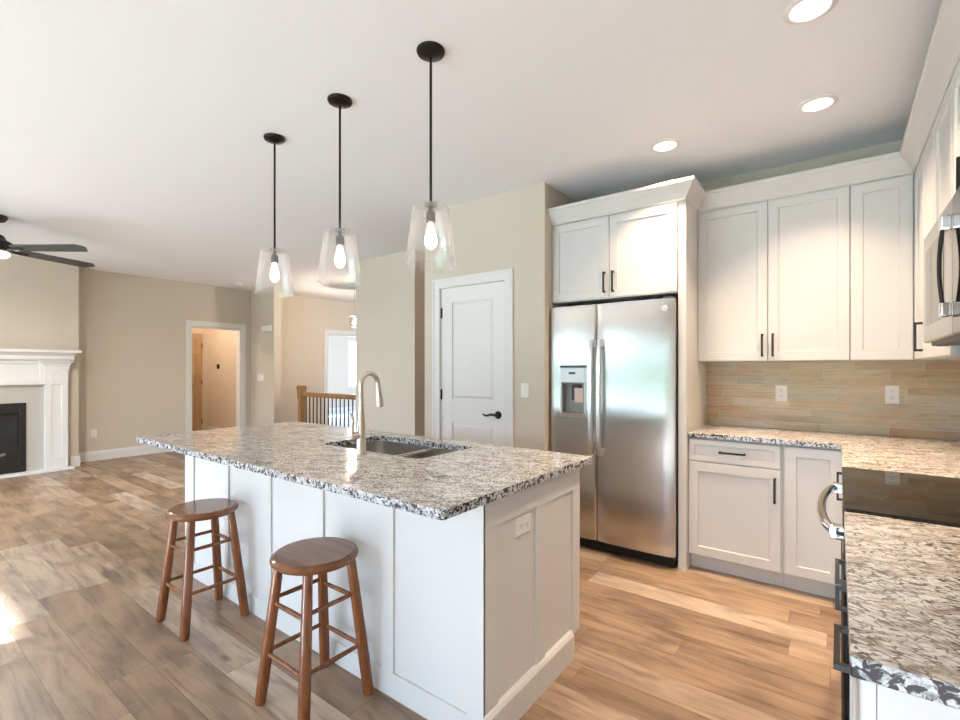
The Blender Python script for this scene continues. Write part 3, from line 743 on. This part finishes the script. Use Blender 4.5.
# ------------------------------------------------------------------ base cabinets
YBF = 3.386       # carcass face, doors to 3.366
WB = fY(YBF)
bc = empty('base_cabinet', (-.54, 3.7, 0), 'white base cabinet with one drawer over one door beside the fridge panel', 'cabinet')
P('body', B((-.798, -.268, YBF, YK - .001, .105, .88), (-.798, -.268, YBF + .07, YK - .001, 0, .105)), 'cab', bc)
P('toe_kick', B(-.798, -.268, YBF + .058, YBF + .07, .0, .105), 'cab', bc)
d_ = P('drawer', shaker(WB, -.795, -.276, .730, .872, rail=.035), 'cab', bc); pull(d_, WB, -.535, .80, .15, False)
d_ = P('door', shaker(WB, -.795, -.276, .110, .722), 'cab', bc); pull(d_, WB, -.305, .60, .15)
bc = empty('base_cabinet', (.2, 3.7, 0), 'white corner base cabinet, its single door half hidden by the range', 'cabinet')
P('body', B((-.266, XR - .001, YBF, YK - .001, .105, .88), (-.266, XR - .001, YBF + .07, YK - .001, 0, .105)), 'cab', bc)
P('toe_kick', B(-.266, .11, YBF + .058, YBF + .07, .0, .105), 'cab', bc)
P('door', shaker(WB, -.255, .022, .110, .872), 'cab', bc)
XBF = .047; WBX = fX(XBF)
bc = empty('base_cabinet', (.35, 2.95, 0), 'white base cabinet between the range and the corner, with black pull', 'cabinet')
P('body', B((XBF, XR - .001, 2.542, YBF - .02, .105, .88), (XBF + .07, XR - .001, 2.542, YBF - .02, 0, .105)), 'cab', bc)
P('toe_kick', B(XBF + .058, XBF + .07, 2.542, YBF - .02, 0, .105), 'cab', bc)
d_ = P('door', shaker(WBX, 2.548, 3.355, .110, .872), 'cab', bc); pull(d_, WBX, 3.15, .715, .15)
for i, (y0, y1, lab) in enumerate(((1.40, 1.785, 'white base cabinet right beside the near side of the range'), (.93, 1.398, 'white base cabinet at the near end of the granite counter'))):
    bc = empty('base_cabinet', (.35, (y0 + y1) / 2, 0), lab, 'cabinet')
    P('body', B((XBF, XR - .001, y0, y1, .105, .88), (XBF + .07, XR - .001, y0, y1, 0, .105)), 'cab', bc)
    P('toe_kick', B(XBF + .058, XBF + .07, y0, y1, 0, .105), 'cab', bc)
    d_ = P('drawer', shaker(WBX, y0 + .003, y1 - .003, .722, .872, rail=.035), 'cab', bc)
    pull(d_, WBX, (y0 + y1) / 2, .797, .17, False)
    d_ = P('door', shaker(WBX, y0 + .003, y1 - .003, .11, .714), 'cab', bc)
    pull(d_, WBX, y1 - .035 if i == 0 else y0 + .03, .665 if i == 0 else .60, .07)
YCF = 3.352; XCF = .014
bm = slab([(-.798, YCF), (XCF, YCF), (XCF, 2.54), (XR - .001, 2.54), (XR - .001, YK - .001), (-.798, YK - .001)], .882, .914)
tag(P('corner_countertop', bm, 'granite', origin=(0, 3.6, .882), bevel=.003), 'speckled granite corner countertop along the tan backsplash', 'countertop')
bm = slab([(XCF, .893), (XR - .001, .893), (XR - .001, 1.784), (XCF, 1.784)], .882, .914)
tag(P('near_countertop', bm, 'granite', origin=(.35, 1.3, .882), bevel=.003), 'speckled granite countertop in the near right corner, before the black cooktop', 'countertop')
S('trim_8', B(-.80, XR - .0005, YK - .010, YK + .001, .915, 1.384), 'tile_x')
S('trim_9', B(XR - .010, XR + .001, .893, YK - .010, .915, 1.384), 'tile_y')

# ------------------------------------------------------------------ range and microwave
RY0, RY1 = 1.790, 2.535
rg = empty('range', (.35, 2.16, 0), 'black glass-top slide-in range with steel handle between the granite counters', 'range')
P('body', B(.03, .66, RY0 + .002, RY1 - .002, .05, .895), 'graphite', rg)
P('cooktop', slab(rrect(.012, .662, RY0, RY1, .008, 3), .905, .922), 'blackglass', rg, bevel=.002)
P('cooktop_trim', B((.015, .030, RY0 + .001, RY1 - .001, .896, .905),), 'steel', rg)
P('control_panel', B(.018, .03, RY0 + .003, RY1 - .003, .80, .896), 'blackglass', rg, bevel=.003)
od = P('oven_door', B(.012, .03, RY0 + .006, RY1 - .006, .27, .79), 'blackglass', rg, bevel=.004)
P('oven_window', B(.0095, .0122, RY0 + .10, RY1 - .10, .36, .66), 'dark', od)
P('drawer', B(.008, .03, RY0 + .006, RY1 - .006, .06, .262), 'blackglass', rg, bevel=.004)
n = 16; pts = []
for i in range(n + 1):
    s = i / n; y = RY0 + .035 + (RY1 - RY0 - .07) * s
    pts.append((-.010 - .040 * math.sin(math.pi * s) ** .6, y, .838))
oh = P('handle', tube(bmesh.new(), pts, [.015] * (n + 1), 14), 'chrome', rg, smooth=60)
for y in (RY0 + .040, RY1 - .040): P('handle_bracket', B(-.020, .018, y - .016, y + .016, .815, .858), 'chrome', oh, bevel=.005)
for y in (RY0 + .05, RY1 - .05): P('foot', B(.06, .10, y - .02, y + .02, 0, .05), 'dark', rg)
for i, (y, x, r) in enumerate(((1.98, .20, .09), (2.35, .20, .075), (1.98, .48, .075), (2.35, .48, .10))):
    bm = bmesh.new()
    lathe(bm, (x, y, .9221), [(r, 0), (r, .0004), (r - .002, .0004), (r - .002, 0)], 40, cap=False); P('burner_ring', bm, 'slot', rg)
mw = empty('microwave', (.47, 2.16, 1.437), 'stainless over-the-range microwave with chrome handle under the short cabinet', 'microwave')
MX = .268
P('body', B(MX + .03, XR - .002, RY0, RY1, 1.437, 1.845), 'steel', mw)
md = P('door', B(MX, MX + .03, RY0 + .16, RY1, 1.437, 1.845), 'steel', mw, bevel=.005)
P('window', rings(bmesh.new(), fX(MX), [(RY0 + .30, RY1 - .07, 1.50, 1.78, -.001), (RY0 + .30, RY1 - .07, 1.50, 1.78, .001)]), 'blackglass', md)
P('control_panel', B(MX, MX + .03, RY0, RY0 + .155, 1.437, 1.845), 'blackglass', mw, bevel=.004)
hy = RY0 + .195
hpts = [(MX - .014 - .010 * math.sin(math.pi * i / 10), hy + .0, 1.51 + .27 * i / 10) for i in range(11)]
mh = P('handle', tube(bmesh.new(), hpts, .0055, 14), 'black', md, smooth=60)
for z in (1.515, 1.775): P('handle_bracket', B(MX - .024, MX + .001, hy - .018, hy + .018, z - .022, z + .022), 'chrome', mh, bevel=.006)
P('vent_grille', B(MX + .02, MX + .20, RY0 + .02, RY1 - .02, 1.425, 1.437), 'graphite', mw)

# ------------------------------------------------------------------ pendants
def pendant(x, y, label):
    e = empty('pendant_light', (x, y, CEIL), label, 'pendant light', 'three glass pendants over the island')
    P('canopy', lathe(bmesh.new(), (x, y, CEIL), [(.062, -.0005), (.064, -.006), (.060, -.016), (.035, -.026), (.010, -.030)], 32), 'bronze', e, smooth=35)
    P('rod', lathe(bmesh.new(), (x, y, 2.045), [(.006, 0), (.006, CEIL - 2.045 - .025)], 12), 'bronze', e, smooth=60)
    P('socket', lathe(bmesh.new(), (x, y, 1.985), [(.013, 0), (.021, .004), (.021, .045), (.017, .05), (.010, .052), (.010, .072), (.026, .074), (.026, .086), (.012, .090)], 20), 'graphite', e, smooth=35)
    sh = bmesh.new()
    zt, zb, rt, rb, t = 2.060, 1.790, .080, .115, .004
    lathe(sh, (x, y, 0), [(.012, zt), (rt - .008, zt), (rt, zt - .008), (rb, zb), (rb - t, zb), (rt - t, zt - .010), (rt - .010, zt - t), (.012, zt - t)], 48, cap=False)
    P('glass_shade', sh, 'shade', e, smooth=40)
    P('bulb', lathe(bmesh.new(), (x, y, 1.985), [(.010, 0), (.012, -.012), (.021, -.045), (.028, -.075), (.026, -.095), (.014, -.112), (.004, -.117)], 20), 'bulb', e, smooth=60)
    return e
pendant(-1.449, 1.56, 'rightmost and nearest of the three clear glass pendants over the island')
pendant(-2.10, 1.56, 'middle one of the three clear glass pendants over the island')
pendant(-2.765, 1.575, 'leftmost and farthest of the three clear glass pendants over the island')

def downlight(x, y, label, power=9.5):
    e = empty('recessed_downlight', (x, y, CEIL), label, 'recessed light', 'recessed downlights in the kitchen ceiling')
    P('trim_ring', lathe(bmesh.new(), (x, y, CEIL), [(.092, -.0003), (.092, -.004), (.070, -.010), (.064, -.004), (.064, -.0003)], 40), 'plate', e, smooth=35)
    P('lens', lathe(bmesh.new(), (x, y, CEIL), [(.0635, -.004), (.0635, -.007), (.05, -.0085), (.002, -.009)], 32), 'led', e, smooth=60)
    light('downlight_beam', 'AREA', (x, y, CEIL - .015), power, (1.0, .74, .51), shape='DISK', size=.12, spread=math.radians(94))
downlight(-.088, 2.268, 'recessed downlight nearest the camera, cut by the top edge of the photo')
downlight(-.088, 3.12, 'recessed downlight nearest the corner cabinets')
downlight(-.878, 3.12, 'recessed downlight above the refrigerator, the leftmost in the ceiling')
sm = empty('smoke_detector', (-8.0, 3.93, CEIL), 'small round white smoke detector on the ceiling by the far doorway', 'smoke detector')
P('base', lathe(bmesh.new(), (-8.0, 3.93, CEIL), [(.07, -.0005), (.07, -.012)], 32), 'plate', sm, smooth=30)
P('cover', lathe(bmesh.new(), (-8.0, 3.93, CEIL), [(.060, -.012), (.058, -.03), (.045, -.040), (.02, -.042)], 32), 'plate', sm, smooth=40)

# ------------------------------------------------------------------ stools
def stool(x, y, label, rot=0.0):
    e = empty('bar_stool', (0, 0, 0), label, 'stool', 'two round wooden stools at the island')
    H = .600
    P('seat', lathe(bmesh.new(), (0, 0, H), [(.001, -.040), (.140, -.040), (.158, -.035), (.169, -.024), (.1705, -.016), (.166, -.008), (.158, -.002), (.154, 0), (.08, 0), (.001, 0)], 56), 'walnut_seat', e, smooth=22)
    zt = H - .030; ft, tp = .150, .098
    def at(sx_, sy_, z):
        k = z / zt; r = ft + (tp - ft) * k
        return Vector((sx_ * r, sy_ * r, z))
    for sx_, sy_ in ((-1, -1), (1, -1), (1, 1), (-1, 1)):
        pts = [at(sx_, sy_, z) for z in (0.0, .012, .10, .25, .45, zt)]
        P('leg', tube(bmesh.new(), pts, [.018, .0215, .0225, .022, .0205, .018], 16), 'walnut', e, smooth=50)
    prs = (((-1, -1), (1, -1)), ((1, -1), (1, 1)), ((1, 1), (-1, 1)), ((-1, 1), (-1, -1)))
    for i, (p, q) in enumerate(prs):
        for z in ((.20, .40) if i % 2 == 0 else (.208, .418)):
            a_, b_ = at(*p, z), at(*q, z); m_ = (a_ + b_) / 2
            P('rung', tube(bmesh.new(), [a_, a_.lerp(b_, .1), m_, a_.lerp(b_, .9), b_], [.007, .0085, .0095, .0085, .007], 12), 'walnut', e, smooth=60)
    e.location = (x, y, 0); e.rotation_euler = (0, 0, rot)
    return e
stool(-1.695, 1.140, 'round brown wooden stool nearer the camera at the white island')
stool(-2.720, 1.145, 'round brown wooden stool farther from the camera, at the left end of the island')

# ------------------------------------------------------------------ fireplace
fp = empty('fireplace', (-8.1, .88, 0), 'white mantel fireplace with black firebox against the beige chimney wall', 'fireplace')
WF = fXp(-8.28); yc = .88
P('mantel_shelf', sweep(bmesh.new(), [(-8.28, yc + .94), (-8.10, yc + .94), (-8.10, yc - .94), (-8.28, yc - .94)][::-1],
   [(-.18, -.06), (-.05, -.15), (-.02, -.10), (.0, -.06), (.035, -.035), (.035, 0), (-.18, 0)][:0] or [(-.10, -.14), (-.045, -.14), (-.04, -.115), (-.02, -.08), (.015, -.045), (.03, -.04), (.05, -.035), (.05, 0), (-.10, 0)], z=1.575), 'trim', fp)
P('mantel_core', B(-8.279, -8.12, yc - .93, yc + .93, 1.45, 1.574), 'trim', fp)
P('frieze', rings(bmesh.new(), WF, [(yc - .66, yc + .66, 1.13, 1.45, .001), (yc - .66, yc + .66, 1.13, 1.45, .11), (yc - .60, yc + .60, 1.19, 1.40, .11), (yc - .59, yc + .59, 1.20, 1.39, .098)]), 'trim', fp)
for s in (-1, 1):
    a0, a1 = sorted((yc + s * .645, yc + s * .87))
    bm = rings(bmesh.new(), WF, [(a0, a1, .0, 1.45, .001), (a0, a1, .0, 1.45, .13), (a0 + .06, a1 - .06, .17, 1.13, .13), (a0 + .065, a1 - .065, .175, 1.125, .118)])
    P('pilaster', bm, 'trim', fp)
    P('rosette', rings(bmesh.new(), WF, [(a0 + .06, a1 - .06, 1.16, 1.29, .1305), (a0 + .06, a1 - .06, 1.16, 1.29, .138), (a0 + .075, a1 - .075, 1.175, 1.275, .138), (a0 + .08, a1 - .08, 1.18, 1.27, .132)]), 'trim', fp)
for s in (-1, 1):
    a0, a1 = sorted((yc + s * .645, yc + s * .87))
    P('capital', sweep(bmesh.new(), [(-8.279, a0), (-8.149, a0), (-8.149, a1), (-8.279, a1)], [(0.0005, 0), (.008, .004), (.012, .05), (.028, .09), (.055, .115), (.055, .125), (.0005, .125)], z=1.31), 'trim', fp)
bm = bmesh.new()
for (a, b, c, d) in ((yc - .645, yc - .475, .03, 1.13), (yc + .475, yc + .645, .03, 1.13), (yc - .475, yc + .475, .90, 1.13)): wbox(bm, WF, a, b, c, d, .001, .05)
P('tile_surround', bm, 'stone', fp)
bm = bmesh.new()
for (a, b, c, d) in ((yc - .475, yc - .41, .03, .90), (yc + .41, yc + .475, .03, .90), (yc - .41, yc + .41, .78, .90), (yc - .41, yc + .41, .03, .13)): wbox(bm, WF, a, b, c, d, .001, .065)
fb = P('firebox_frame', bm, 'black', fp, bevel=.004)
P('firebox_back', B(-8.278, -8.272, yc - .41, yc + .41, .13, .78), 'dark', fb)
P('firebox_glass', B(-8.222, -8.218, yc - .41, yc + .41, .13, .78), 'pane', fb)
for k in range(4):
    P('log', tube(bmesh.new(), [(-8.245, yc - .30 + .1 * k, .16 + .03 * (k % 2)), (-8.247, yc + .05 + .08 * k, .21 + .02 * k)], [.022, .018], 10), 'log', fb, smooth=50)
P('hearth', B(-8.279, -8.10, yc - .93, yc + .93, 0, .03), 'trim', fp, bevel=.004)

# ------------------------------------------------------------------ ceiling fan
FC = Vector((-6.245, .82, CEIL))
fn = empty('ceiling_fan', FC, 'dark five-blade ceiling fan with light hanging at the left edge', 'ceiling fan')
P('canopy', lathe(bmesh.new(), FC, [(.085, -.0005), (.085, -.02), (.065, -.05), (.025, -.065)], 32), 'black', fn, smooth=35)
P('downrod', lathe(bmesh.new(), FC, [(.014, -.20), (.014, -.06)], 12), 'black', fn, smooth=60)
P('motor', lathe(bmesh.new(), FC, [(.03, -.17), (.06, -.185), (.075, -.22), (.115, -.245), (.12, -.275), (.115, -.325), (.08, -.34)][::-1], 36), 'black', fn, smooth=35)
for k in range(5):
    a = math.radians(37 + 72 * k); d = Vector((math.cos(a), math.sin(a), 0)); s = Vector((-d.y, d.x, 0))
    z = 2.45
    def q(r, o, h=0): p = FC + d * r + s * o; return (p.x, p.y, z + h - o * .22)
    bm = bmesh.new()
    L = [(.17, -.045), (.22, -.06), (.79, -.066), (.845, -.02), (.845, .0), (.80, .070), (.22, .06), (.17, .045)]
    lo = [bm.verts.new(q(r, o)) for r, o in L]; hi = [bm.verts.new(q(r, o, .008)) for r, o in L]
    for i in range(8): bm.faces.new((lo[i], lo[(i + 1) % 8], hi[(i + 1) % 8], hi[i]))
    bm.faces.new(lo[::-1]); bm.faces.new(hi)
    bl = P('blade', bm, 'blade', fn)
    bm = bmesh.new(); tube(bm, [q(.09, 0, .0), q(.15, 0, -.006), q(.25, 0, -.004)], [.016, .014, .012], 8); P('blade_bracket', bm, 'black', bl, smooth=50)
P('light_kit', lathe(bmesh.new(), FC, [(.09, -.335), (.10, -.345), (.10, -.365), (.07, -.385), (.01, -.392)], 32), 'led', fn, smooth=60)
light('fan_light', 'AREA', (FC.x, FC.y, 2.358), 38, (1, .93, .84), shape='DISK', size=.18)

# ------------------------------------------------------------------ stair railing and foyer lantern
RYy = 4.75
rl = empty('stair_railing', (-7.45, RYy, 0), 'oak stair railing with black balusters seen beyond the island', 'railing')
def newel(x, y):
    return B((x - .045, x + .045, y - .045, y + .045, 0, .80), (x - .055, x + .055, y - .055, y + .055, .80, .98), (x - .068, x + .068, y - .068, y + .068, .98, 1.005), (x - .055, x + .055, y - .055, y + .055, 1.005, 1.035))
P('newel_post', newel(-7.47, RYy), 'oak', rl, bevel=.004)
P('newel_post', newel(-5.25, RYy), 'oak', rl, bevel=.004)
P('handrail', B((-7.43, -5.29, RYy - .03, RYy + .03, .865, .925), (-7.43, -5.29, RYy - .02, RYy + .02, .845, .866)), 'oak', rl, bevel=.008)
P('bottom_rail', B(-7.43, -5.29, RYy - .03, RYy + .03, 0, .04), 'oak', rl)
k = 0; x = -7.33
while x < -5.32:
    P('baluster', B((x - .007, x + .007, RYy - .007, RYy + .007, .04, .846),), 'black', rl); x += .105; k += 1
ln = empty('foyer_ceiling_light', (-6.72, 5.3, CEIL), 'small bronze and glass ceiling light in the foyer, half behind the wall', 'ceiling light')
lc = Vector((-6.72, 5.3, 0))
P('canopy', lathe(bmesh.new(), (lc.x, lc.y, CEIL), [(.06, -.0005), (.06, -.02), (.02, -.03)], 24), 'plate', ln, smooth=35)
P('rod', lathe(bmesh.new(), (lc.x, lc.y, 2.26), [(.006, 0), (.006, CEIL - 2.26 - .02)], 10), 'plate', ln, smooth=60)
P('top_plate', lathe(bmesh.new(), (lc.x, lc.y, 2.235), [(.10, 0), (.10, .008), (.03, .03)], 28), 'bronze', ln, smooth=35)
P('bottom_plate', lathe(bmesh.new(), (lc.x, lc.y, 2.03), [(.03, -.012), (.085, 0), (.085, .008), (.02, .03)], 28), 'bronze', ln, smooth=35)
P('glass_shade', lathe(bmesh.new(), (lc.x, lc.y, 2.038), [(.08, 0), (.095, .197), (.093, .197), (.078, 0)], 32, cap=False), 'pane', ln, smooth=40)
P('bulb', lathe(bmesh.new(), (lc.x, lc.y, 2.10), [(.004, -.01), (.025, .01), (.03, .04), (.015, .08), (.012, .11)], 16), 'bulb', ln, smooth=60)
light('foyer_bulb_light', 'POINT', (lc.x, lc.y, 2.14), 130, (1.0, .80, .65), shadow_soft_size=.045)
light('corridor_lamp', 'POINT', (-9.5, 3.4, 2.55), 36, (1.0, .76, .56), shadow_soft_size=.08)
light('hall_lamp', 'POINT', (-3.5, 5.6, 2.5), 7, (1.0, .62, .40), shadow_soft_size=.08)

# ------------------------------------------------------------------ outdoors (unseen, invented to give the daylight and fridge reflections a source)
S('ground_outside', B(-40, 30, -60, YB - 2.6, -.35, -.15), 'lawn')
S('patio_outside', B(-9, 1, YB - 2.6, YB - .15, -.3, -.05), 'patio')
bm = bmesh.new(); bmesh.ops.create_grid(bm, x_segments=120, y_segments=14, size=1)
for v in bm.verts:
    x, y = v.co.x, v.co.y
    v.co = Vector((x * 32 - 3, -24 - .8 * math.sin(x * 47) - .5 * math.sin(x * 131 + y * 9), (y + 1) * 1.6 * (1 + .35 * math.sin(x * 23) + .15 * math.sin(x * 71)) - .2))
bmesh.ops.solidify(bm, geom=bm.faces[:], thickness=2.5)
tag(P('hedge', bm, 'leaf', origin=(-3, -24, 0)), 'green tree line far outside behind the camera, seen only as reflections', 'hedge', kind='stuff')
